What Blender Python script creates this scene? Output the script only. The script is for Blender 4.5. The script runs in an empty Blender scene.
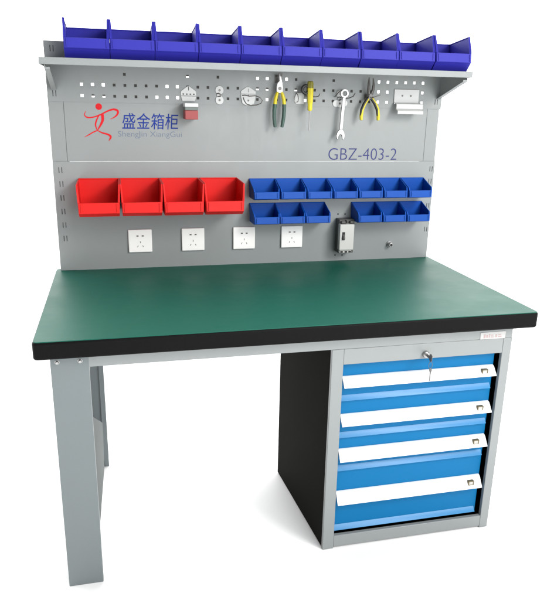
import bpy, bmesh, math, random
from math import sin, cos, pi, radians
from mathutils import Vector, Matrix
random.seed(4)
S = bpy.context.scene
COL = S.collection

# ------------------------------------------------------------------ materials
def mat(name, col, rough=.5, metal=0., bump=0., bscale=600., var=0., vscale=6., spec=.5, coat=0., rvar=0., speck=None):
    m = bpy.data.materials.new(name); m.use_nodes = True
    nt = m.node_tree; N = nt.nodes; L = nt.links
    b = N['Principled BSDF']
    b.inputs['Base Color'].default_value = (*col, 1)
    b.inputs['Roughness'].default_value = rough
    b.inputs['Metallic'].default_value = metal
    b.inputs['Specular IOR Level'].default_value = spec
    b.inputs['Coat Weight'].default_value = coat
    b.inputs['Coat Roughness'].default_value = .15
    tc = N.new('ShaderNodeTexCoord')
    if var > 0:
        n = N.new('ShaderNodeTexNoise'); n.inputs['Scale'].default_value = vscale; n.inputs['Detail'].default_value = 6
        L.new(tc.outputs['Object'], n.inputs['Vector'])
        mx = N.new('ShaderNodeMix'); mx.data_type = 'RGBA'
        mx.inputs['A'].default_value = (*[c*(1-var) for c in col], 1)
        mx.inputs['B'].default_value = (*[min(1, c*(1+var)) for c in col], 1)
        L.new(n.outputs['Fac'], mx.inputs['Factor'])
        L.new(mx.outputs['Result'], b.inputs['Base Color'])
    if rvar > 0:
        n3 = N.new('ShaderNodeTexNoise'); n3.inputs['Scale'].default_value = 9; n3.inputs['Detail'].default_value = 8
        L.new(tc.outputs['Object'], n3.inputs['Vector'])
        mr = N.new('ShaderNodeMapRange')
        mr.inputs['From Min'].default_value = .3; mr.inputs['From Max'].default_value = .7
        mr.inputs['To Min'].default_value = max(0, rough-rvar); mr.inputs['To Max'].default_value = min(1, rough+rvar)
        L.new(n3.outputs['Fac'], mr.inputs['Value']); L.new(mr.outputs['Result'], b.inputs['Roughness'])
    if bump > 0:
        n2 = N.new('ShaderNodeTexNoise'); n2.inputs['Scale'].default_value = bscale; n2.inputs['Detail'].default_value = 3
        L.new(tc.outputs['Object'], n2.inputs['Vector'])
        bp = N.new('ShaderNodeBump'); bp.inputs['Strength'].default_value = bump; bp.inputs['Distance'].default_value = .001
        L.new(n2.outputs['Fac'], bp.inputs['Height']); L.new(bp.outputs['Normal'], b.inputs['Normal'])
    return m

M = dict(
    floor=mat('white_floor_paint', (.92, .92, .92), .85, var=.015, vscale=2),
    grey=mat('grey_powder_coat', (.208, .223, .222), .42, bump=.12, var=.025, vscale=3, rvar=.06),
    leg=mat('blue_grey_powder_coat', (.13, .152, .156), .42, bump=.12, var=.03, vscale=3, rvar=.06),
    dark=mat('shade_dark_coat', (.0042, .004, .003), .7, bump=.1, var=.08, spec=.03),  # near-black colour carries the shade on the cabinet's unlit left side
    green=mat('green_rubber_mat', (.0008, .08, .053), .5, bump=.1, bscale=350, var=.05, vscale=5, rvar=.03, spec=.24),
    edge=mat('black_edge_rubber', (.0045, .0045, .0045), .5, bump=.1, var=.1, spec=.06),
    blue=mat('blue_powder_coat', (.0005, .118, .285), .45, spec=.14, bump=.08, var=.02, vscale=4),
    strip_blue=mat('light_blue_strip', (.022, .18, .39), .42, bump=.03, var=.03, vscale=5),
    brace=mat('shaded_leg_grey', (.075, .09, .088), .6, bump=.1, var=.06, spec=.2),  # leg grey darkened to put shade on the gusset
    alu=mat('white_anodised_pull', (.74, .75, .76), .35, bump=.03, bscale=200),
    badge=mat('brass_frame', (.15, .12, .06), .4, metal=.5),
    badge_in=mat('badge_face', (.4, .39, .36), .3),
    purple=mat('violet_blue_plastic', (.018, .017, .23), .5, bump=.03, bscale=150, var=.04, vscale=8, spec=.14),
    purple_lip=mat('violet_blue_plastic_band', (.026, .025, .275), .5, bump=.03, bscale=150, var=.04, vscale=8, spec=.14),
    red=mat('red_plastic', (.6, .014, .012), .45, bump=.03, bscale=150, var=.03, vscale=8, spec=.14),
    sblue=mat('royal_blue_plastic', (.003, .06, .32), .45, bump=.03, bscale=150, var=.04, vscale=8, spec=.14),
    white=mat('white_plastic', (.8, .79, .77), .35),
    slot=mat('black_slot', (.01, .01, .01), .7),
    slotgrey=mat('shaded_metal_hole', (.12, .11, .1), .6),
    added_backdrop=mat('dark_hole_backdrop', (.03, .028, .025), .7),
    steel=mat('bright_steel', (.36, .36, .355), .36, metal=.9, var=.06, vscale=40, rvar=.08),
    darksteel=mat('dark_steel', (.11, .105, .1), .4, metal=.6),
    plate=mat('white_clip_plate', (.5, .51, .5), .4),
    yellow=mat('yellow_grip', (.55, .46, .015), .4, var=.1, vscale=40),
    olive=mat('olive_grip', (.2, .18, .02), .4, var=.15, vscale=40),
    dgreen=mat('dark_green_grip', (.035, .075, .06), .45, var=.12, vscale=40),
    blackg=mat('black_grip', (.012, .012, .012), .45),
    boxgrey=mat('grey_band', (.11, .13, .12), .5),
    boxred=mat('dark_red_face', (.25, .035, .035), .5, var=.15, vscale=60),
    brk=mat('breaker_base_grey', (.07, .07, .066), .55),
    brkc=mat('breaker_cover', (.46, .46, .44), .4),
    inkred=mat('red_print', (.5, .01, .016), .6, spec=.15),
    inkblue=mat('blue_print', (.012, .03, .2), .6, spec=.15),
    inkgrey=mat('thin_blue_grey_print', (.11, .14, .2), .6, spec=.15),
    inknavy=mat('navy_print', (.035, .04, .14), .6, spec=.15),
    sticker=mat('pale_sticker', (.4, .4, .39), .4),
    stickerink=mat('faded_red_print', (.34, .25, .25), .5),
)

def wear(m, scale, amount):
    """faint directional rub marks in the gloss"""
    nt = m.node_tree; N = nt.nodes; L = nt.links; b = N['Principled BSDF']
    tc = N.new('ShaderNodeTexCoord'); mp = N.new('ShaderNodeMapping'); mp.inputs['Scale'].default_value = scale; mp.inputs['Rotation'].default_value = (0, 0, .35)
    n = N.new('ShaderNodeTexNoise'); n.inputs['Scale'].default_value = 1; n.inputs['Detail'].default_value = 5
    L.new(tc.outputs['Object'], mp.inputs['Vector']); L.new(mp.outputs['Vector'], n.inputs['Vector'])
    r = N.new('ShaderNodeMapRange'); r.inputs['From Min'].default_value = .55; r.inputs['From Max'].default_value = .75; r.inputs['To Min'].default_value = 0; r.inputs['To Max'].default_value = amount
    L.new(n.outputs['Fac'], r.inputs['Value'])
    old = b.inputs['Roughness'].links[0].from_socket if b.inputs['Roughness'].links else None
    ad = N.new('ShaderNodeMath'); ad.operation = 'SUBTRACT'
    if old: L.new(old, ad.inputs[0])
    else: ad.inputs[0].default_value = b.inputs['Roughness'].default_value
    L.new(r.outputs['Result'], ad.inputs[1]); L.new(ad.outputs[0], b.inputs['Roughness'])
wear(M['green'], (14, 40, 1), .025)
wear(M['grey'], (60, 60, 5), .08)
wear(M['purple'], (30, 30, 120), .14); wear(M['red'], (30, 30, 120), .12); wear(M['sblue'], (30, 30, 120), .12)

# ------------------------------------------------------------------ helpers
class MB:
    def __init__(s): s.bm = bmesh.new()
    def box(s, x0, x1, y0, y1, z0, z1):
        v = [s.bm.verts.new(p) for p in [(x0,y0,z0),(x1,y0,z0),(x1,y1,z0),(x0,y1,z0),(x0,y0,z1),(x1,y0,z1),(x1,y1,z1),(x0,y1,z1)]]
        for f in ((0,3,2,1),(4,5,6,7),(0,1,5,4),(1,2,6,5),(2,3,7,6),(3,0,4,7)): s.bm.faces.new([v[i] for i in f])
        return s
    def hexa(s, pts):
        v = [s.bm.verts.new(p) for p in pts]
        for f in ((0,3,2,1),(4,5,6,7),(0,1,5,4),(1,2,6,5),(2,3,7,6),(3,0,4,7)): s.bm.faces.new([v[i] for i in f])
        return s
    def prism(s, prof, a, b, axis='x'):
        def P(u, v, t): return {'x': (t,u,v), 'y': (u,t,v), 'z': (u,v,t)}[axis]
        A = [s.bm.verts.new(P(u, v, a)) for u, v in prof]; B = [s.bm.verts.new(P(u, v, b)) for u, v in prof]
        n = len(prof)
        s.bm.faces.new(A); s.bm.faces.new(B[::-1])
        for i in range(n): s.bm.faces.new([A[i], B[i], B[(i+1)%n], A[(i+1)%n]])
        return s
    def tube(s, pts, r, seg=12, flat=1.0, up=None, cap=True):
        pts = [Vector(p) for p in pts]; n = len(pts)
        rr = r if isinstance(r, (list, tuple)) else [r]*n
        rings = []; ref = Vector(up) if up else None
        for i, p in enumerate(pts):
            t = (pts[min(i+1, n-1)]-pts[max(i-1, 0)]).normalized()
            if ref is None: ref = Vector((0,1,0)) if abs(t.y) < .9 else Vector((1,0,0))
            a = (ref - t*ref.dot(t)).normalized(); b = t.cross(a); 
            if not up: ref = a
            rings.append([s.bm.verts.new(p + a*(rr[i]*flat*cos(2*pi*k/seg)) + b*(rr[i]*sin(2*pi*k/seg))) for k in range(seg)])
        for i in range(n-1):
            for k in range(seg): s.bm.faces.new([rings[i][k], rings[i][(k+1)%seg], rings[i+1][(k+1)%seg], rings[i+1][k]])
        if cap: s.bm.faces.new(rings[0][::-1]); s.bm.faces.new(rings[-1])
        return s
    def torus(s, c, rx, rz, r, seg=28, ax='y', ts=8, a0=0., a1=2*pi):
        pts = [Vector((c[0]+rx*cos(a0+(a1-a0)*k/seg), c[1], c[2]+rz*sin(a0+(a1-a0)*k/seg))) for k in range(seg+1)]
        return s.tube(pts, r, ts, up=(0,1,0), cap=(a1-a0 < 2*pi-.01))
    def build(s, name, m, parent=None, bevel=0., smooth=False, seg=2, solid=0., loc=None, world=True):
        bmesh.ops.recalc_face_normals(s.bm, faces=s.bm.faces)
        me = bpy.data.meshes.new(name); s.bm.to_mesh(me); s.bm.free()
        me.materials.append(m)
        o = bpy.data.objects.new(name, me); COL.objects.link(o)
        if parent:
            o.parent = parent
            if world: o.location = -parent.location          # geometry given in world coordinates
        if solid:
            md = o.modifiers.new('thick', 'SOLIDIFY'); md.thickness = abs(solid); md.offset = -1 if solid > 0 else 1
        if bevel:
            md = o.modifiers.new('round', 'BEVEL'); md.width = bevel; md.segments = seg; md.limit_method = 'ANGLE'; md.angle_limit = radians(35)
            md.harden_normals = False
        if smooth or bevel:
            me.polygons.foreach_set('use_smooth', [True]*len(me.polygons))
            try: me.set_sharp_from_angle(angle=radians(40))
            except Exception: pass
        return o
def pieces(mb, name, m, parent, holder=None, **kw):
    """every separate piece in the builder becomes a part of its own"""
    bm = mb.bm; bm.verts.index_update(); seen = set(); out = []
    for v in list(bm.verts):
        if v.index in seen: continue
        st, comp = [v], []
        seen.add(v.index)
        while st:
            a = st.pop(); comp.append(a)
            for e in a.link_edges:
                b = e.other_vert(a)
                if b.index not in seen: seen.add(b.index); st.append(b)
        n = MB(); mp = {a: n.bm.verts.new(a.co) for a in comp}
        for f in {f for a in comp for f in a.link_faces}: n.bm.faces.new([mp[a] for a in f.verts])
        o = n.build(name, m, parent, **kw)
        if holder: o.parent = holder; o.location = (0,0,0)
        out.append(o)
    bm.free()
    return out
def tag(o, label=None, cat=None, group=None, kind=None):
    if label: o['label'] = label
    if cat: o['category'] = cat
    if group: o['group'] = group
    if kind: o['kind'] = kind
    return o
def empty(name, loc, label, cat, group=None):
    o = bpy.data.objects.new(name, None); COL.objects.link(o); o.location = loc; o.empty_display_size = .02
    return tag(o, label, cat, group)
def copy_tree(o, loc, label):
    c = o.copy(); COL.objects.link(c); c['label'] = label
    c.location = (loc[0]+random.uniform(-.0004,.0004), loc[1]+random.uniform(-.0025,.0025), loc[2]); c.rotation_euler.z = random.uniform(-.006,.006)
    for ch in list(o.children):
        d = ch.copy(); COL.objects.link(d); d.parent = c
        for g in list(ch.children):
            e = g.copy(); COL.objects.link(e); e.parent = d
    return c
def perforated(name, x0, x1, z0, z1, y, holes, m, parent, th=.0016):
    """sheet facing the front with real rectangular holes (hx0,hx1,hz0,hz1)"""
    xs = sorted({round(v, 5) for h in holes for v in h[:2]} | {x0, x1}); zs = sorted({round(v, 5) for h in holes for v in h[2:]} | {z0, z1})
    hs = [tuple(round(v, 5) for v in h) for h in holes]
    bm = bmesh.new(); V = {}
    def gv(i, j):
        if (i, j) not in V: V[i, j] = bm.verts.new((xs[i], y, zs[j]))
        return V[i, j]
    for i in range(len(xs)-1):
        for j in range(len(zs)-1):
            cx, cz = (xs[i]+xs[i+1])/2, (zs[j]+zs[j+1])/2
            if any(h[0] < cx < h[1] and h[2] < cz < h[3] for h in hs): continue
            bm.faces.new([gv(i, j), gv(i+1, j), gv(i+1, j+1), gv(i, j+1)])
    me = bpy.data.meshes.new(name); bm.to_mesh(me); bm.free(); me.materials.append(m)
    o = bpy.data.objects.new(name, me); COL.objects.link(o); o.parent = parent; o.location = -parent.location
    md = o.modifiers.new('thick', 'SOLIDIFY'); md.thickness = th; md.offset = -1
    return o
def letters(name, text, x0, x1, z0, z1, y, m, parent, shear=0., offset=0., space=1.):
    cu = bpy.data.curves.new('letters', 'FONT'); cu.body = text; cu.extrude = .004; cu.offset = offset; cu.shear = shear; cu.space_character = space
    cu.resolution_u = 6
    t = bpy.data.objects.new('letters', cu); COL.objects.link(t)
    bpy.context.view_layer.update()
    me = bpy.data.meshes.new_from_object(t.evaluated_get(bpy.context.evaluated_depsgraph_get()))
    bpy.data.objects.remove(t)
    X = [v.co.x for v in me.vertices]; Yv = [v.co.y for v in me.vertices]
    ax, bx, ay, by = min(X), max(X), min(Yv), max(Yv)
    for v in me.vertices:
        c = v.co.copy()
        v.co = (x0+(c.x-ax)/(bx-ax)*(x1-x0), y-(c.z)*.03, z0+(c.y-ay)/(by-ay)*(z1-z0))
    me.materials.clear(); me.materials.append(m)
    o = bpy.data.objects.new(name, me); COL.objects.link(o); o.parent = parent; o.location = -parent.location
    return o
def rot_pts(pts, a, c):
    return [(c[0]+(u-c[0])*cos(a)-(v-c[1])*sin(a), c[1]+(u-c[0])*sin(a)+(v-c[1])*cos(a)) for u, v in pts]
def disc(cx, cz, r, n=24): return [(cx+r*cos(2*pi*k/n), cz+r*sin(2*pi*k/n)) for k in range(n)]

# ------------------------------------------------------------------ setting
bm = bmesh.new(); vs = [bm.verts.new(p) for p in ((-300,-60,0),(300,-60,0),(300,600,0),(-300,600,0))]; bm.faces.new(vs)
me = bpy.data.meshes.new('floor'); bm.to_mesh(me); bm.free(); me.materials.append(M['floor'])
fl = bpy.data.objects.new('floor', me); COL.objects.link(fl); fl['kind'] = 'structure'

# ------------------------------------------------------------------ workbench
WB = empty('workbench', (.75, .4, 0), 'grey steel workbench with green top, black edge, blue drawers and tall back panel', 'workbench')
H = .8
# tabletop: black rubber edged board and green mat
def rounded(x0, x1, y0, y1, r, n=6):
    out = []
    for cx, cy, a in ((x1-r,y0+r,-90),(x1-r,y1-r,0),(x0+r,y1-r,90),(x0+r,y0+r,180)):
        out += [(cx+r*cos(radians(a+90*k/n)), cy+r*sin(radians(a+90*k/n))) for k in range(n+1)]
    return out
o = MB().prism(rounded(0, 1.5, 0, .79, .014), H-.05, H-.0005, 'z').build('tabletop_edge', M['edge'], WB, bevel=.006, seg=3)
o = MB().prism(rounded(.003, 1.497, .003, .7885, .012), H-.002, H+.0008, 'z').build('tabletop', M['green'], WB, bevel=.0008)
# apron
ap = MB().box(.0395, 1.4395, .0385, .06, .7075, .7495).build('apron', M['grey'], WB, bevel=.0015)
st = MB()
st.prism([(1.3256,.7080),(1.4135,.7075),(1.4138,.7312),(1.3252,.7305)], .0372, .0383, 'y')
sk = st.build('sticker', M['sticker'], ap)
sk.parent = ap; sk.location = (0,0,0)
st = MB()
for a, b, c, d in ((1.337,.7115,.006,.013),(1.346,.713,.006,.009),(1.355,.7125,.004,.012),(1.362,.7125,.011,.003),(1.362,.719,.009,.003),(1.378,.7125,.006,.01),(1.388,.7125,.012,.004),(1.388,.7195,.01,.003)):
    st.box(a, a+c, .0368, .0374, b, b+d)
pieces(st, 'sticker_print', M['stickerink'], WB, ap)
# front leg: folded sheet, with tapered inner flange
lg = MB(); lg.box(.0383, .1379, .0372, .0395, 0, .7495); lg.box(.0383, .0406, .0395, .12, 0, .7495)
lg.box(.1356, .1379, .0395, .064, 0, .7075)
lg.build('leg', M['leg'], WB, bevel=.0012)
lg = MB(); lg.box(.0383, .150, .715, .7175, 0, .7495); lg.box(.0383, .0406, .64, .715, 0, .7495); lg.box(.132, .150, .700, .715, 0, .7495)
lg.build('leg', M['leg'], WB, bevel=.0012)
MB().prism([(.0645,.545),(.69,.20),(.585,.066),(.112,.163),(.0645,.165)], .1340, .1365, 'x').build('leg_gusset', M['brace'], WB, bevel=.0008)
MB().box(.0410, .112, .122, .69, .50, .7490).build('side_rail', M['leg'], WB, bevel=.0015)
MB().box(.155, .79, .70, .715, .66, .7490).build('rear_rail', M['grey'], WB, bevel=.0015)
for bx in (.0562, .1157):
    b = MB(); b.tube([(bx,.0371,.728),(bx,.0362,.728)], .0068, 20); b.tube([(bx,.0362,.728),(bx,.0315,.728),(bx,.030,.728)], [.005,.005,.004], 6)
    b.build('bolt', M['steel'], WB, bevel=.0004)

# drawer cabinet
cf = MB()
cf.box(.8369, .8745, .0383, .052, 0, .7072)                   # left post
cf.box(1.4105, 1.4411, .0383, .052, 0, .7072)                 # right post
cf.box(.8745, 1.4105, .0388, .052, .6565, .7072)              # header
cf.box(.8745, 1.4105, .0388, .052, .006, .0485)               # bottom rail
cf.build('cabinet_frame', M['grey'], WB, bevel=.0015)
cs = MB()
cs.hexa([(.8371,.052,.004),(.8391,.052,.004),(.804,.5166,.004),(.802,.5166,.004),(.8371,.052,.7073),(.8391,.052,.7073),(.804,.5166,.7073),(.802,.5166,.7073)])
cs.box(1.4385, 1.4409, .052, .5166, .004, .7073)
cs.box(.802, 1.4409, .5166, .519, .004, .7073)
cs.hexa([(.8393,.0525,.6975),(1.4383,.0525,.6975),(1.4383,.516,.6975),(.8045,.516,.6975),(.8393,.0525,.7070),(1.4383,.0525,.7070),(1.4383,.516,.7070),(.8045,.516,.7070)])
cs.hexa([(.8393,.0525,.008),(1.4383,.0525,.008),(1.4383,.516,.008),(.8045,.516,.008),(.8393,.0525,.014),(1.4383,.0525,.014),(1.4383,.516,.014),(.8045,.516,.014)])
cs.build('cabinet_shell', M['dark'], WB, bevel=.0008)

drawers = [(.5275, .6555, .5815, .6090), (.3995, .5265, .4510, .4800), (.2805, .3985, .3258, .3577), (.0575, .2795, .1680, .2030)]
for z0, z1, ha, hb in drawers:
    d = MB()
    d.prism([(.062,z1-.001),(.062,z0+.0012),(.078,z0+.0012),(.078,z1-.001)], .8765, 1.4000, 'x')
    tr = MB().prism([(.0618,z0+.0180),(.0500,z0+.0030),(.0500,z0+.0018),(.0618,z0+.0018)], .8775, 1.3930, 'x')  # lighter blue strip along the bottom of the drawer front
    # the box of the drawer behind its front
    d.box(.885, .888, .0785, .48, z0+.01, z1-.03); d.box(1.386, 1.389, .0785, .48, z0+.01, z1-.03)
    d.box(.8885, 1.3855, .0785, .48, z0+.01, z0+.013); d.box(.8885, 1.3855, .477, .48, z0+.0135, z1-.03)
    dr = d.build('drawer', M['blue'], WB, bevel=.0014)
    q = tr.build('bottom_strip', M['strip_blue'], WB, bevel=.0008); q.parent = dr; q.location = (0,0,0)
    h = hb-ha
    prof = [(.0618,hb+.0008),(.0560,hb),(.0525,hb-h*.05),(.0490,hb-h*.16),(.0300,ha+h*.06),(.0294,ha),
            (.0318,ha),(.0322,ha+h*.06),(.0512,hb-h*.22),(.0545,hb-.0030),(.0580,hb-.0018),(.0618,hb-.0014)]
    hd = MB().prism(prof, .8790, 1.3965, 'x').build('handle', M['alu'], WB, bevel=.0006)
    hd.parent = dr; hd.location = (0,0,0)
    # small framed label plate at the right end of the pull
    bz = hb-h*.50
    y_at = .0490 + (.0300-.0490)*(.5-.16)/(.94-.16)
    lp = MB(); w, hh = .0105, .0085
    for (a, b, c, e) in ((-w, w, hh-.003, hh), (-w, w, -hh, -hh+.003), (-w, -w+.003, -hh+.003, hh-.003), (w-.003, w, -hh+.003, hh-.003)):
        lp.box(1.357+a, 1.357+b, y_at-.0052, y_at+.006, bz+c, bz+e)
    q = lp.build('label_frame', M['badge'], WB, bevel=.0006); q.parent = dr; q.location = (0,0,0)
    q = MB().box(1.357-w+.003, 1.357+w-.003, y_at-.0040, y_at+.006, bz-hh+.003, bz+hh-.003).build('label_insert', M['badge_in'], WB); q.parent = dr; q.location = (0,0,0)
# lock with hanging key
lk = MB(); lk.tube([(1.142,.0386,.6727),(1.142,.030,.6727),(1.142,.0285,.6727)], [.0105,.0105,.009], 28); lk.tube([(1.142,.0284,.6727),(1.142,.0272,.6727)], .006, 20)
lock = lk.build('lock', M['steel'], WB, bevel=.0005)
ky = MB(); ky.box(1.1412, 1.1428, .012, .0270, .668, .677)
ky.prism([(.0115,.6815),(.0115,.6655),(.002,.6605),(-.006,.666),(-.006,.681),(.002,.6865)], 1.1411, 1.1429, 'x')
ky.torus((1.1425,.001,.6505), .006, .011, .0009, ts=6)
ky.prism([(1.1400,.6395),(1.1465,.6395),(1.1485,.6330),(1.1462,.6265),(1.1452,.5985),(1.1440,.5965),(1.1428,.5985),(1.1422,.6265),(1.1398,.6330)], 0., .0018, 'y')
k = ky.build('key', M['darksteel'], WB, bevel=.0003); k.parent = lock; k.location = (0,0,0)

# back panel ------------------------------------------------------
XL, XR = .0187, 1.4875
for a in (XL, XR-.0500):
    u = MB().box(a, a+.0500, .7628, .7665, .8012, 1.5900); e = .006 if a < .5 else -.006
    u.box(a+min(0,e), a+.0500+max(0,e), .7664, .7900, .8012, 1.5900)
    u.build('upright', M['grey'], WB, bevel=.001)
holes = []
def slot_pair(cx, cz): return [(cx-.0062, cx-.0036, cz-.010, cz+.010), (cx+.0036, cx+.0062, cz-.010, cz+.010)]
zl = [1.1671, 1.1180, 1.0682, 1.0196, .9704, .9207]
hl = [h for z in zl for h in slot_pair(.0434, z)] + [h for z in zl for h in slot_pair(1.4735, z)]
perforated('lower_panel', XL, XR, .8012, 1.1968, .7600, hl, M['grey'], WB)
b = MB()
for z in zl:
    for cx in (.0434, 1.4735): b.box(cx-.009, cx+.009, .7618, .7625, z-.012, z+.012)
pieces(b, 'slot_shade', M['slot'], WB)  # black sheets put behind the slots stand in for their inner shade
MB().box(XL+.0515, XR-.0515, .7622, .7636, 1.1972, 1.4030).build('upper_panel', M['grey'], WB, bevel=.0004)
# pegboard rail
pitch, hx = .0364, .0047
R1, R2, R3 = 1.4940, 1.4580, 1.4207
row1 = {4:'d',10:'h',13:'d',17:'b',18:'b',19:'d',20:'b',21:'d',25:'d',30:'b',31:'b',32:'b',33:'b',34:'b',35:'b'}
row2 = dict(zip(range(36), 'bbbdddddbbdddddddhhddhhddddddddbbbbb'))
row2[30] = row2[31] = row2[35] = 'b'; row2[29] = 'd'
row3 = dict(zip(range(36), 'bhhddddbbbddddddddbddbbdddddddbbhbbb'))
row3[29] = 'd'; row3[30] = row3[31] = 'b'; row3[32] = 'h'; row3[17] = 'd'
hs = []; bk = MB()
for rz, row in ((R1,row1),(R2,row2),(R3,row3)):
    for n, s in row.items():
        x = .1338+pitch*n
        hs.append((x-hx, x+hx, rz-hx, rz+hx))
        if s == 'd': bk.box(x-.0085, x+.0085, .7632, .7655, rz-.0085, rz+.0085)
        if s == 'h': bk.box(x-.0085, x+.0085, .7632, .7655, rz-.0005, rz+.0085)
sl = [h for p in ((.0424,1.4262),(.0443,1.5707),(1.4700,1.4254),(1.4695,1.5700)) for h in slot_pair(*p)]
rail = perforated('peg_rail', XL, XR+.0050, 1.3993, 1.5945, .7600, hs+sl, M['grey'], WB)
pieces(bk, 'hole_backdrop', M['added_backdrop'], WB, rail)  # plates added to give some holes the dark background seen through them
b = MB()
for cx, z in ((.0424,1.4262),(.0443,1.5707),(1.4700,1.4254),(1.4695,1.5700)): b.box(cx-.009, cx+.009, .7618, .7625, z-.012, z+.012)
pieces(b, 'slot_shade', M['slot'], WB, rail)  # black sheets as shade inside the rail's slots
# folded lower edge of the rail, and the top shelf with its two brackets
sh = MB(); sh.box(.0193, 1.4998, .5580, .7595, 1.5285, 1.5310); sh.box(.0193, 1.4998, .5561, .5580, 1.5100, 1.5310)
sh.box(.0193, .0213, .5580, .7595, 1.5100, 1.5285); sh.box(1.4978, 1.4998, .5580, .7595, 1.5100, 1.5285)
sh.build('shelf', M['grey'], WB, bevel=.0012)
for x, t in ((.0345, .0022), (1.4830, .0022)):
    br = MB()
    br.prism([(.5700,1.5275),(.5630,1.5060),(.5660,1.4960),(.7560,1.4370),(.7590,1.4370),(.7590,1.5275)], x, x+t, 'x')
    xx = x+t if x < .5 else x-.014
    br.prism([(.5640,1.5030),(.5660,1.4960),(.7560,1.4370),(.7590,1.4385),(.5680,1.4985)], xx, xx+.014, 'x')
    br.tube([(x-.002,.575,1.503),(x+t+.002,.575,1.503)], .004, 12)
    br.build('shelf_bracket', M['grey'], WB, bevel=.0006)

# writing on the upper panel
YP = .7619
letters('chinese_lettering', '\u76db\u91d1\u7bb1\u67dc', .2635, .4630, 1.3100, 1.3655, YP, M['inkblue'], WB, shear=.08, offset=.004, space=1.04)
letters('latin_lettering', 'ShengJin XiangGui', .2484, .4735, 1.2780, 1.3030, YP, M['inkgrey'], WB, offset=-.012)
letters('type_lettering', 'GBZ-403-2', 1.0365, 1.3200, 1.2025, 1.2470, YP, M['inknavy'], WB, offset=-.013)
lo = MB()
def ribbon(pts, ws):
    # smooth stroke with changing width, lying on the panel
    P = []
    n = len(pts)
    for i in range(n-1):
        p0, p1, p2, p3 = [Vector(pts[max(0, min(n-1, i+k))]) for k in (-1, 0, 1, 2)]
        for s in range(6):
            t = s/6
            P.append((.5*((2*p1)+(-p0+p2)*t+(2*p0-5*p1+4*p2-p3)*t*t+(-p0+3*p1-3*p2+p3)*t**3), ws[i]+(ws[i+1]-ws[i])*t))
    P.append((Vector(pts[-1]), ws[-1]))
    A, B = [], []
    for i, (p, w) in enumerate(P):
        t = (P[min(i+1, len(P)-1)][0]-P[max(i-1, 0)][0]).normalized(); nn = Vector((-t.y, t.x))
        A.append(p+nn*w); B.append(p-nn*w)
    global ribbon_y
    for i in range(len(A)-1):
        vs = [lo.bm.verts.new((q.x, ribbon_y, q.y)) for q in (B[i], B[i+1], A[i+1], A[i])]
        lo.bm.faces.new(vs)
ribbon_y = YP
arm = [(.1432,1.3697),(.1371,1.3576),(.1452,1.3484),(.1633,1.3487),(.1893,1.3571),(.2170,1.3709),(.2362,1.3766),(.2496,1.3728),(.2505,1.3634),(.2418,1.3525),(.2236,1.3428)]
ribbon(arm, [.0006,.0016,.0024,.0022,.0022,.0026,.0032,.0038,.0034,.0024,.0005])
ribbon_y = YP-.0002
ribbon([(.188,1.3591),(.1775,1.3402),(.1725,1.3233),(.1770,1.3050)], [.0016,.0026,.0026,.0012])
ribbon_y = YP-.0004
ribbon([(.1975,1.3592),(.1978,1.3404),(.1901,1.3235),(.1782,1.3044)], [.0052,.0046,.0034,.0012])
ribbon_y = YP-.0006
ribbon([(.1782,1.3044),(.1622,1.2975),(.1482,1.2892),(.1323,1.281)], [.0018,.0020,.0018,.0005])
ribbon_y = YP-.0008
ribbon([(.1782,1.3044),(.1940,1.2964),(.2127,1.2912),(.2219,1.2844),(.2201,1.2762),(.2150,1.2693)], [.0012,.0024,.0030,.0036,.0028,.0006])
lo.bm.faces.new([lo.bm.verts.new((u, YP, v)) for u, v in disc(.1868, 1.3850, .0112, 28)][::-1])
bmesh.ops.recalc_face_normals(lo.bm, faces=lo.bm.faces)
lo.build('runner_emblem', M['inkred'], WB)

# power sockets (86 mm plates, five holes)
for x0, x1 in ((.2673,.3530),(.4650,.5500),(.6615,.7490),(.8525,.9410)):
    c = (x0+x1)/2; cz = .9055; r = .0432
    so = MB().box(c-r, c+r, .7505, .7599, cz-r, cz+r).build('socket', M['white'], WB, bevel=.003, seg=3)
    p = MB()
    for dx in (-.0095, .0095): p.box(c+dx-.0038, c+dx+.0038, .7499, .7506, cz+.0170, cz+.0218)
    p.box(c-.0011, c+.0011, .7499, .7506, cz-.008, cz-.001)
    for s in (-1, 1):
        p.prism(rot_pts([(c+s*.0095-.0011, cz-.0235),(c+s*.0095+.0011, cz-.0235),(c+s*.0095+.0011, cz-.0165),(c+s*.0095-.0011, cz-.0165)], s*.5, (c+s*.0095, cz-.02)), .7499, .7506, 'y')
    pieces(p, 'socket_hole', M['slotgrey'], WB, so)
    q = MB().box(c-.031, c+.031, .7494, .7504, cz-.033, cz-.0325).build('socket_seam', M['white'], WB); q.parent = so; q.location = (0,0,0)

# circuit breaker
b = MB(); b.box(1.0790, 1.1420, .7150, .7598, .8420, .9760); b.box(1.0830, 1.1000, .7000, .7148, .9625, .9720); b.box(1.1190, 1.1360, .7000, .7148, .9625, .9720)
bb = b.build('circuit_breaker', M['brk'], WB, bevel=.002)
b = MB(); b.box(1.0745, 1.1330, .6900, .7148, .8590, .9610); b.box(1.0790, 1.1290, .6990, .7148, .8450, .8588)
q = b.build('breaker_cover', M['brkc'], WB, bevel=.002); q.parent = bb; q.location = (0,0,0)
b = MB(); b.box(1.0840, 1.0950, .6885, .6902, .8990, .9310)
for dx in (.004, .022, .038): b.box(1.0790+dx, 1.0790+dx+.010, .6975, .6992, .8470, .8535)
b.box(1.1020, 1.1055, .700, .7147, .9630, .9740)
pieces(b, 'breaker_recess', M['slot'], WB, bb)
q = MB().prism([(.6886,.9020),(.6790,.9040),(.6790,.9120),(.6886,.9220)], 1.0858, 1.0932, 'x').build('breaker_toggle', M['brk'], WB, bevel=.0008); q.parent = bb; q.location = (0,0,0)
b = MB()
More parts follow.
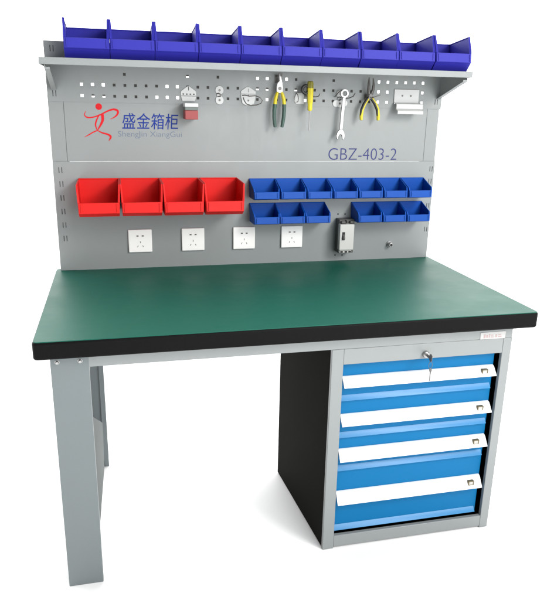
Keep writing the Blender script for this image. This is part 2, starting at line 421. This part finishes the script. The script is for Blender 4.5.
for sx, sz in ((1.0868,.9908),(1.1163,.9902),(1.0827,.8235),(1.1127,.8225)): b.tube([(sx,.7601,sz),(sx,.7592,sz)], .0032, 14)
pieces(b, 'screw_hole', M['slot'], WB)
# earthing stud
b = MB(); b.tube([(1.315,.7600,.8625),(1.315,.7555,.8625)], .0125, 24); b.tube([(1.315,.7555,.8625),(1.315,.7380,.8625),(1.315,.7365,.8625)], [.0095,.0095,.0085], 24)
e = b.build('earth_stud', M['steel'], WB, bevel=.0006)
q = MB().tube([(1.315,.7366,.8625),(1.315,.7360,.8625)], .0055, 18).build('stud_bore', M['slot'], WB); q.parent = e; q.location = (0,0,0)

# ------------------------------------------------------------------ storage bins
def make_bin(root, m, mlip, wt, wb, d, hb, hp, py, l0, l1, thick=.0024, rim=.0022, tabs=True, flange=.004, rake=.014):
    """open-front bin: x centred, y from 0 (front) to d, z from 0"""
    hmax = max(hb, hp)
    hw = lambda z: (wb + (wt-wb)*z/hmax)/2
    prof = [(rake,0),(d,0),(d,hb),(py,hp),(.004,l1),(.0,l0)]
    bm = bmesh.new()
    Lv = [bm.verts.new((-hw(z), y, z)) for y, z in prof]; Rv = [bm.verts.new((hw(z), y, z)) for y, z in prof]
    bm.faces.new(Lv); bm.faces.new(Rv[::-1])
    for i, j in ((0,1),(1,2),(5,0),(4,5)): bm.faces.new([Lv[i], Rv[i], Rv[j], Lv[j]])
    bmesh.ops.recalc_face_normals(bm, faces=bm.faces)
    # make sure normals look outward
    bm.faces.ensure_lookup_table()
    if bm.faces[0].normal.x > 0: bmesh.ops.reverse_faces(bm, faces=bm.faces)
    s = MB(); s.bm.free(); s.bm = bm
    body = s.build('bin_body', m, root, world=False)
    md = body.modifiers.new('thick', 'SOLIDIFY'); md.thickness = thick; md.offset = -1; md.use_even_offset = True
    md = body.modifiers.new('round', 'BEVEL'); md.width = .0009; md.segments = 2; md.limit_method = 'ANGLE'; md.angle_limit = radians(35)
    # rolled rim along sides and back
    r = MB()
    for sgn in (-1, 1):
        r.tube([(sgn*(hw(z)-rim*.8), y, z) for y, z in (prof[4], ((prof[4][0]+py)/2, (l1+hp)/2), (py, hp), ((py+d)/2, (hp+hb)/2), (d-.001, hb))], rim, 8)
    for sgn in (-1, 1):
        for (ya, za), (yb2, zb2) in ((prof[4], (py, hp)),):
            xo0, xo1 = sgn*(hw(za)-.0002), sgn*(hw(zb2)-.0002); xi0, xi1 = sgn*(hw(za)-flange), sgn*(hw(zb2)-flange*.75)
            r.hexa([(xo0,ya-.001,za),(xi0,ya-.001,za),(xi0,ya+.003,za-.001),(xo0,ya+.003,za-.001),(xo1,yb2-.001,zb2+.001),(xi1,yb2-.001,zb2+.001),(xi1,yb2+.004,zb2),(xo1,yb2+.004,zb2)])
    r.tube([(-hw(hb)+.001, d-.001, hb), (hw(hb)-.001, d-.001, hb)], rim, 8)
    q = r.build('bin_rim', m, root, smooth=True, world=False)
    # front band with label slots
    f = MB(); a = hw(l0)-.002; b2 = hw(l1)-.002; h = l1-l0
    f.hexa([(-a,-.0035,l0),(a,-.0035,l0),(a,.003,l0),(-a,.003,l0),(-b2,.0005,l1),(b2,.0005,l1),(b2,.007,l1),(-b2,.007,l1)])
    band = f.build('front_band', mlip, root, bevel=.0012, world=False)
    if tabs:
        t = MB()
        for sgn in (-1, 1):
            for k in ((.02, .07),):
                x0 = sgn*(a-.004-k[0]*2*a*.5); x1 = sgn*(a-.004-k[1]*2*a*.5); x0, x1 = min(x0,x1), max(x0,x1)
                t.hexa([(x0,-.0055,l0+.12*h),(x1,-.0055,l0+.12*h),(x1,-.0015,l0+.12*h),(x0,-.0015,l0+.12*h),(x0,-.0025,l1-.1*h),(x1,-.0025,l1-.1*h),(x1,.0015,l1-.1*h),(x0,.0015,l1-.1*h)])
        for q in pieces(t, 'label_clip', mlip, root, bevel=.0006, world=False): q.parent = band
    return root
ordn = ['first','second','third','fourth','fifth','sixth','seventh','eighth','ninth','tenth']
# ten violet bins on the shelf
G1 = 'violet storage bins in a row on the shelf'
plab = ['violet storage bin at the far left end of the shelf',
 'second violet storage bin from the left shelf end, above the red runner emblem',
 'third violet storage bin from the left shelf end, above the Chinese lettering',
 'fourth violet storage bin from the left, above the clip holding the dark red box',
 'fifth violet storage bin from the left, above the white plate with the wire loop',
 'sixth violet storage bin from the left, just right of the green handled pliers',
 'seventh violet storage bin from the left, above the gap between yellow screwdriver and spanner',
 'eighth violet storage bin from the left, above the spanner and the small pliers',
 'ninth violet storage bin, second from the right end of the shelf',
 'violet storage bin at the far right end of the shelf above the bracket']
px = [.0951+(1.4970-.0951)*i/10 for i in range(11)]
first = None
for i in range(10):
    loc = ((px[i]+px[i+1])/2, .572, 1.5312)
    if first is None:
        first = empty('storage_bin', loc, plab[0], 'storage bin', G1)
        make_bin(first, M['purple'], M['purple_lip'], .1402, .1388, .172, .1030, .1185, .028, .0300, .0605, rim=.0026, flange=.0085, rake=.028)
    else: copy_tree(first, loc, plab[i])
# four red bins hung on the lower panel
G2 = 'red storage bins hung on the panel'
rlab = ['leftmost red storage bin, nearest the slotted left edge of the panel','second red storage bin from the left, above the gap between the first two sockets','third red storage bin from the left, above the second white socket','rightmost red storage bin, touching the small blue bins']
rx = [.1010+(.6770-.1010)*i/4 for i in range(5)]
first = None
for i in range(4):
    loc = ((rx[i]+rx[i+1])/2, .590, 1.0235)
    if first is None:
        first = empty('storage_bin', loc, rlab[0], 'storage bin', G2)
        make_bin(first, M['red'], M['red'], .1435, .134, .1690, .1120, .1085, .012, .0140, .0500, rim=.0026, flange=.0065, rake=.022)
    else: copy_tree(first, loc, rlab[i])
# small blue bins: seven above, three and three below
G3 = 'small blue bins hung on the panel'
def small_row(x0, x1, n, z, labs, first):
    for i in range(n):
        p = (x1-x0)/n; loc = (x0+p*(i+.5), .668, z)
        if first is None:
            first = empty('storage_bin', loc, labs[i], 'storage bin', G3)
            make_bin(first, M['sblue'], M['sblue'], p-.0012, p-.007, .0915, .0690, .0400, .010, .0045, .0300, thick=.002, rim=.0018, flange=.0055)
        else: copy_tree(first, loc, labs[i])
    return first
f = small_row(.7225, 1.4440, 7, 1.0630, ['leftmost small blue bin of the row of seven, beside the red bins'] +
    [f'{ordn[k]} small blue bin from the left in the upper row of seven' for k in range(1, 6)] + ['rightmost small blue bin of the row of seven, at the panel edge'], None)
small_row(.7250, 1.0285, 3, .9700, ['left small blue bin of the lower three above the fourth socket', 'middle small blue bin of the lower three above the fourth socket', 'right bin of the lower three left of the circuit breaker'], f)
small_row(1.1390, 1.4425, 3, .9680, ['left bin of the lower three right of the circuit breaker', 'middle bin of the lower three right of the circuit breaker', 'right bin of the lower three right of the circuit breaker, at panel edge'], f)

# ------------------------------------------------------------------ things hung on the pegboard
G4 = 'tool hooks on the pegboard'
YF = .7588
# clip with a box
t = empty('tool_hook', (.5005,.7580,1.42), 'white peaked hook plate with slots, above the dark red faced box', 'tool hook', G4)
b = MB(); b.prism([(.4730,1.4280),(.4730,1.4430),(.4960,1.4600),(.5050,1.4600),(.5275,1.4430),(.5275,1.4280)], .7560, .7592, 'y'); b.prism([(.4780,1.4100),(.4730,1.4265),(.5275,1.4265),(.5230,1.4100)], .7560, .7592, 'y')
b.build('hook_plate', M['plate'], t, bevel=.0008)
b = MB(); b.box(.4995,.5015,.7552,.7562,1.446,1.458)
for k in range(4): b.box(.4790+k*.0125, .4840+k*.0125, .7552, .7562, 1.4315, 1.4355)
pieces(b, 'hook_slot', M['slot'], t)
t = empty('parts_box', (.5025,.7300,1.37), 'small box with white top and dark red face hung under a white hook plate', 'box')
MB().box(.4790,.5260,.6850,.7555,1.3900,1.4030).build('box_top', M['plate'], t, bevel=.0015)
MB().box(.4800,.5250,.6860,.7550,1.3790,1.3898).build('grey_band', M['boxgrey'], t, bevel=.001)
MB().box(.4800,.5250,.6860,.7550,1.3480,1.3788).build('red_face', M['boxred'], t, bevel=.0015)
# double lobed hook
def lobed(x, z, label):
    t = empty('tool_hook', (x,.7580,z), label, 'tool hook', G4)
    b = MB(); b.prism(disc(x, z+.0165, .0150), .7565, .7592, 'y'); b.prism(disc(x, z-.0175, .0150), .7565, .7592, 'y'); b.box(x-.009, x+.009, .7568, .7590, z-.012, z+.011)
    b.build('hook_plate', M['plate'], t, bevel=.0008)
    b = MB()
    for dz in (.0165, -.0175): b.tube([(x,.7566,z+dz),(x,.7556,z+dz)], .0042, 14)
    pieces(b, 'hook_screw', M['darksteel'], t)
    b = MB(); b.tube([(x-.010,.756,z+.004),(x-.004,.752,z+.006),(x+.006,.750,z+.001),(x+.004,.751,z-.004),(x-.007,.756,z-.006)], .0016, 8); 
    b.build('hook_wire', M['darksteel'], t, smooth=True)
    return t
lobed(.6120, 1.4330, 'white double round hook plate standing empty between two peaked plates')
# plate with wire loop
t = empty('tool_hook', (.7180,.7580,1.43), 'white peaked hook plate carrying an empty dark wire loop', 'tool hook', G4)
b = MB(); b.prism([(.6905,1.4395),(.6905,1.4485),(.7110,1.4630),(.7220,1.4630),(.7455,1.4485),(.7455,1.4395)], .7562, .7592, 'y')
b.prism([(.6905,1.4380),(.7455,1.4380),(.7455,1.4310),(.7400,1.4060),(.7250,1.3990),(.7100,1.3990),(.6960,1.4060),(.6905,1.4310)], .7562, .7592, 'y')
b.build('hook_plate', M['plate'], t, bevel=.0008)
b = MB(); b.box(.7172,.7190,.7553,.7563,1.4450,1.4570); b.tube([(.718,.7562,1.4160),(.718,.7553,1.4160)], .0036, 12); b.tube([(.718,.7562,1.4345),(.718,.7553,1.4345)], .0022, 10)
pieces(b, 'hook_screw', M['darksteel'], t)
b = MB(); b.tube([(.6955,.757,1.433),(.7000,.735,1.4345),(.7150,.722,1.4310),(.7350,.715,1.4330),(.7530,.712,1.4270),(.7610,.712,1.4170),(.7560,.712,1.4070),(.7400,.714,1.4010),(.7200,.716,1.3990),(.7040,.720,1.4040),(.6980,.730,1.4150),(.6965,.742,1.4260)], .0017, 8)
b.build('wire_loop', M['darksteel'], t, smooth=True)
# big pliers
HK = empty('tool_hook', (.8265,.7580,1.49), 'dark wire hook in the top peg row that carries the green handled pliers', 'tool hook', G4)
b = MB(); b.box(.8170,.8360,.7565,.7592,1.4800,1.5080); b.tube([(.8220,.757,1.503),(.8220,.715,1.503),(.8220,.712,1.513)], .0018, 8); b.tube([(.8320,.757,1.503),(.8320,.715,1.503),(.8320,.712,1.513)], .0018, 8)
pieces(b, 'hook_wire', M['darksteel'], HK, smooth=True)
t = empty('pliers', (.8280,.7300,1.42), 'large pliers with bright jaws and yellow and dark green handles hung on the pegboard', 'pliers', 'tools hung on the pegboard')
b = MB(); b.prism([(.8160,1.4480),(.8150,1.4650),(.8180,1.4800),(.8250,1.4860),(.8255,1.5120),(.8220,1.5120),(.8190,1.4930),(.8165,1.4830)][:4]+[(.8225,1.5130),(.8268,1.5150)]+[(.8310,1.5130),(.8385,1.4800),(.8410,1.4650),(.8400,1.4480),(.8280,1.4420)], .7235, .7355, 'y')
b.build('plier_jaw', M['steel'], t, bevel=.002)
b = MB(); b.tube([(.8282,.7236,1.4600),(.8282,.7215,1.4600)], .0065, 18)
b.build('pivot', M['darksteel'], t, bevel=.0005)
def arm_(pts, r, m, nm, t, flat=1.25, y=.7290): 
    return MB().tube([(x, y, z) for x, z in pts], r, 12, flat=flat, up=(0,1,0)).build(nm, m, t, smooth=True)
arm_([(.8235,1.4530),(.8180,1.4400),(.8135,1.4230),(.8118,1.4050)], [.0040,.0062,.0068,.0066], M['yellow'], 'grip_collar', t)
arm_([(.8118,1.4052),(.8098,1.3850),(.8098,1.3600),(.8120,1.3380),(.8140,1.3250),(.8143,1.3235)], [.0076,.0072,.0068,.0066,.0058,.0035], M['dgreen'], 'grip', t)
arm_([(.8330,1.4530),(.8395,1.4400),(.8450,1.4230),(.8468,1.4050)], [.0040,.0062,.0068,.0066], M['yellow'], 'grip_collar', t)
arm_([(.8468,1.4052),(.8472,1.3850),(.8458,1.3600),(.8428,1.3380),(.8400,1.3250),(.8397,1.3235)], [.0076,.0072,.0068,.0066,.0058,.0035], M['dgreen'], 'grip', t)
# screwdriver in its hook
HK = empty('tool_hook', (.9100,.7580,1.44), 'white hook plate with black rubber ring beside the yellow screwdriver', 'tool hook', G4)
b = MB(); b.prism([(.8930,1.4160),(.8930,1.4300),(.9010,1.4480),(.9300,1.4480),(.9300,1.4080),(.9000,1.4080)], .7565, .7592, 'y'); b.build('hook_plate', M['plate'], HK, bevel=.0008)
b = MB(); b.torus((.9240,.7200,1.4590), .0120, .0135, .0055, ts=10); b.tube([(.9240,.757,1.459),(.9240,.722,1.459)], .0075, 14); b.build('rubber_ring', M['blackg'], HK, smooth=True)
b = MB(); b.tube([(.9000,.757,1.446),(.8990,.735,1.440),(.9000,.728,1.428),(.9020,.74,1.416),(.9030,.757,1.414)], .0014, 8)
b.tube([(.9640,.757,1.4350),(.9690,.735,1.4340),(.9740,.715,1.4370),(.9750,.708,1.4450)], .0016, 8); b.tube([(.9300,.756,1.4400),(.9500,.752,1.4330),(.9640,.757,1.4350)], .0016, 8)
pieces(b, 'hook_wire', M['darksteel'], HK, smooth=True)
t = empty('screwdriver', (.9430,.7200,1.40), 'yellow handled screwdriver hanging blade down from the pegboard', 'screwdriver', 'tools hung on the pegboard')
def fluted(pts, rs, m, nm, fl=.12, nf=6, y=.7180):
    b = MB(); bm = b.bm; seg = 36; rings = []
    for (x, z), r in zip(pts, rs):
        rings.append([bm.verts.new((x+r*(1-fl*max(0, cos(nf*2*pi*k/seg)))*cos(2*pi*k/seg), y+r*(1-fl*max(0, cos(nf*2*pi*k/seg)))*sin(2*pi*k/seg), z)) for k in range(seg)])
    for i in range(len(rings)-1):
        for k in range(seg): bm.faces.new([rings[i][k], rings[i][(k+1)%seg], rings[i+1][(k+1)%seg], rings[i+1][k]])
    bm.faces.new(rings[0]); bm.faces.new(rings[-1][::-1])
    return b.build(nm, m, t, smooth=True)
fluted([(.9408,1.4890),(.9408,1.4870),(.9410,1.4780),(.9412,1.4640)], [.0060,.0100,.0118,.0118], M['olive'], 'handle_cap')
fluted([(.9412,1.4638),(.9415,1.4400),(.9420,1.4150),(.9421,1.4060),(.9422,1.3980),(.9423,1.3880),(.9423,1.3840)], [.0118,.0112,.0104,.0086,.0090,.0084,.0055], M['yellow'], 'handle')
MB().tube([(.9423,.718,1.3842),(.9428,.718,1.3300),(.9430,.718,1.3180),(.9431,.718,1.3100)], [.0026,.0025,.0032,.0008], 12).build('blade', M['steel'], t, smooth=True)
# spanner on a lobed hook
HK = lobed(1.0720, 1.4300, 'white hook plate with curved wires behind the ring of the spanner')
b = MB(); b.tube([(1.0500,.757,1.4360),(1.0480,.73,1.4440),(1.0540,.715,1.4560),(1.0640,.712,1.4590)], .0018, 8); b.tube([(1.0900,.757,1.4310),(1.1000,.735,1.4330),(1.1080,.715,1.4390),(1.1120,.708,1.4500)], .0018, 8)
pieces(b, 'hook_wire', M['darksteel'], HK, smooth=True)
b = MB(); b.prism(disc(1.0560,1.4120,.0125), .7568, .7590, 'y'); b.prism(disc(1.0890,1.4140,.0125), .7568, .7590, 'y'); pieces(b, 'hook_foot', M['plate'], HK, bevel=.0006)
t = empty('spanner', (1.0740,.7300,1.37), 'bright steel combination spanner hanging from its ring end', 'spanner', 'tools hung on the pegboard')
b = MB(); n = 32; c = (1.0782, 1.4485)
o1 = [b.bm.verts.new((c[0]+.0162*cos(2*pi*k/n), .7250, c[1]+.0162*sin(2*pi*k/n))) for k in range(n)]; i1 = [b.bm.verts.new((c[0]+.0085*cos(2*pi*k/n), .7250, c[1]+.0085*sin(2*pi*k/n))) for k in range(n)]
o2 = [b.bm.verts.new((v.co.x, .7340, v.co.z)) for v in o1]; i2 = [b.bm.verts.new((v.co.x, .7340, v.co.z)) for v in i1]
for k in range(n):
    j = (k+1)%n
    b.bm.faces.new([o1[k], o1[j], i1[j], i1[k]]); b.bm.faces.new([o2[k], i2[k], i2[j], o2[j]]); b.bm.faces.new([o1[k], o2[k], o2[j], o1[j]]); b.bm.faces.new([i1[k], i1[j], i2[j], i2[k]])
b.build('ring_end', M['steel'], t, bevel=.0012)
MB().prism([(1.0705,1.4340),(1.0840,1.4335),(1.0805,1.3800),(1.0775,1.3180),(1.0645,1.3185),(1.0672,1.3800)], .7262, .7328, 'y').build('shank', M['steel'], t, bevel=.0018)
jaw = [(1.0655,1.3190),(1.0768,1.3185),(1.0840,1.3090),(1.0865,1.2960),(1.0840,1.2830),(1.0785,1.2800),(1.0765,1.2900),(1.0740,1.2985),(1.0690,1.3010),(1.0640,1.2985),(1.0610,1.2910),(1.0600,1.2815),(1.0548,1.2845),(1.0530,1.2970),(1.0565,1.3100)]
MB().prism(jaw, .7255, .7335, 'y').build('open_jaw', M['steel'], t, bevel=.0012)
# small long nose pliers
HK = empty('tool_hook', (1.1800,.7580,1.44), 'dark wire hook whose prong sticks out beside the small yellow handled pliers', 'tool hook', G4)
b = MB(); b.box(1.1690,1.1900,.7568,.7592,1.4250,1.4480); b.tube([(1.1760,.757,1.436),(1.1800,.735,1.4350),(1.1900,.712,1.4380),(1.2130,.708,1.4460)], .0018, 8); b.tube([(1.1720,.757,1.4360),(1.1700,.720,1.4380),(1.1690,.708,1.4480)], .0018, 8)
pieces(b, 'hook_wire', M['darksteel'], HK, smooth=True)
t = empty('pliers', (1.1800,.7300,1.42), 'small long nose pliers with spread yellow and black handles, second tool from the right', 'pliers', 'tools hung on the pegboard')
b = MB(); b.tube([(1.1760,.728,1.4420),(1.1730,.728,1.4650),(1.1720,.728,1.4850),(1.1718,.728,1.5080)], [.0060,.0062,.0045,.0016], 10, up=(0,1,0)); b.tube([(1.1820,.728,1.4420),(1.1900,.728,1.4640),(1.1915,.728,1.4840),(1.1880,.728,1.5060)], [.0060,.0058,.0042,.0016], 10, up=(0,1,0)); b.prism(disc(1.1790,1.4400,.0095), .7220,.7340,'y')
b.build('plier_jaw', M['darksteel'], t, smooth=True)
for pts in ([(1.1780,1.4400),(1.1700,1.4290),(1.1590,1.4120),(1.1510,1.3920),(1.1490,1.3700),(1.1500,1.3545),(1.1500,1.3530)], [(1.1800,1.4400),(1.1900,1.4300),(1.2030,1.4140),(1.2140,1.3930),(1.2180,1.3700),(1.2185,1.3545),(1.2185,1.3530)]):
    g = arm_(pts, [.0045,.0060,.0066,.0068,.0066,.0056,.003], M['yellow'], 'grip', t)
    s = -1 if pts[2][0] < 1.17 else 1
    q = arm_([(x-.0032 if s < 0 else x-.0038, z) for x, z in pts[:-2]], [.0035,.0048,.0052,.0050,.0030], M['blackg'], 'grip_inlay', t, y=.7262); q.parent = g; q.location = (0,0,0)
# folded holder at the right
t = empty('tool_holder', (1.3430,.7580,1.42), 'white folded sheet holder with two screws at the right end of the pegboard', 'tool holder')
MB().prism([(1.2905,1.4180),(1.2895,1.4690),(1.3925,1.4690),(1.3920,1.4180)], .7555, .7592, 'y').build('holder_plate', M['plate'], t, bevel=.0008)
b = MB(); b.prism([(.7553,1.4205),(.7553,1.4180),(.7300,1.4130),(.7300,1.3985),(.7280,1.3975),(.7280,1.4150)], 1.2900, 1.3995, 'x'); b.build('holder_lip', M['plate'], t, bevel=.0006)
b = MB(); b.prism([(.7300,1.3980),(.7300,1.3930),(.7120,1.3880),(.7120,1.3790),(.7100,1.3785),(.7100,1.3900)], 1.2890, 1.3940, 'x'); b.build('holder_tray', M['plate'], t, bevel=.0006)
b = MB()
for x in (1.3230, 1.3580): b.tube([(x,.7556,1.4460),(x,.7546,1.4460)], .0038, 14)
pieces(b, 'holder_screw', M['darksteel'], t)

# ------------------------------------------------------------------ light
w = bpy.data.worlds.new('World'); S.world = w; w.use_nodes = True
nt = w.node_tree; N = nt.nodes; L = nt.links
bg = N['Background']
tc = N.new('ShaderNodeTexCoord'); sp = N.new('ShaderNodeSeparateXYZ'); L.new(tc.outputs['Generated'], sp.inputs[0])
# invented surround light: bright behind to whiten backdrop and floor, dim in front, dimmest left
mr = N.new('ShaderNodeMapRange'); mr.interpolation_type = 'SMOOTHSTEP'
mr.inputs['From Min'].default_value = -.05; mr.inputs['From Max'].default_value = .3; mr.inputs['To Min'].default_value = 0; mr.inputs['To Max'].default_value = 1
L.new(sp.outputs['Y'], mr.inputs['Value'])
ml = N.new('ShaderNodeMapRange'); ml.inputs['From Min'].default_value = -.8; ml.inputs['From Max'].default_value = .8; ml.inputs['To Min'].default_value = .06; ml.inputs['To Max'].default_value = .35
L.new(sp.outputs['X'], ml.inputs['Value'])
mx = N.new('ShaderNodeMix'); mx.data_type = 'FLOAT'
L.new(mr.outputs['Result'], mx.inputs['Factor']); L.new(ml.outputs['Result'], mx.inputs['A']); mx.inputs['B'].default_value = 4.0
L.new(mx.outputs['Result'], bg.inputs['Strength']); bg.inputs['Color'].default_value = (1, 1, 1, 1)

def area(name, loc, target, size, watts, col=(1,1,1)):
    l = bpy.data.lights.new(name, 'AREA'); l.shape = 'SQUARE'; l.size = size; l.energy = watts; l.color = col
    o = bpy.data.objects.new(name, l); COL.objects.link(o); o.location = loc
    o.rotation_euler = (Vector(target)-Vector(loc)).to_track_quat('-Z', 'Y').to_euler()
    return o
area('key_lamp', (2.9, -2.5, 3.0), (.8, .5, 1.0), 1.1, 130, (1, .985, .96))
area('window_lamp', (2.1, -4.2, 2.0), (.8, .4, .8), 2.2, 145, (.97, .985, 1))
area('overhead_fill', (1.3, -1.7, 4.0), (.7, .4, .8), 2.0, 42, (.97, .985, 1))  # unseen overhead fill, added for strip sheen and shade under the shelf

# ------------------------------------------------------------------ camera
p, y, r, f = -.2941, .2385, .0206, 641.4316
fw = Vector((sin(y)*cos(p), cos(y)*cos(p), sin(p))); rt = Vector((cos(y), -sin(y), 0)); up = rt.cross(fw)
rt2 = cos(r)*rt+sin(r)*up; up2 = -sin(r)*rt+cos(r)*up
cd = bpy.data.cameras.new('camera'); co = bpy.data.objects.new('camera', cd); COL.objects.link(co)
mtx = Matrix((rt2, up2, -fw)).transposed().to_4x4(); mtx.translation = (.2392, -1.6538, 1.4067); co.matrix_world = mtx
cd.sensor_fit = 'HORIZONTAL'; cd.sensor_width = 36; cd.lens = f/554*36
cd.shift_x = (277-272.6984)/554; cd.shift_y = (297.9336-300)/554
cd.clip_start = .05; cd.clip_end = 2000
S.camera = co
S.view_settings.view_transform = 'Standard'; S.view_settings.look = 'None'; S.view_settings.exposure = 0; S.view_settings.gamma = 1
S.cycles.max_bounces = 8; S.cycles.diffuse_bounces = 4
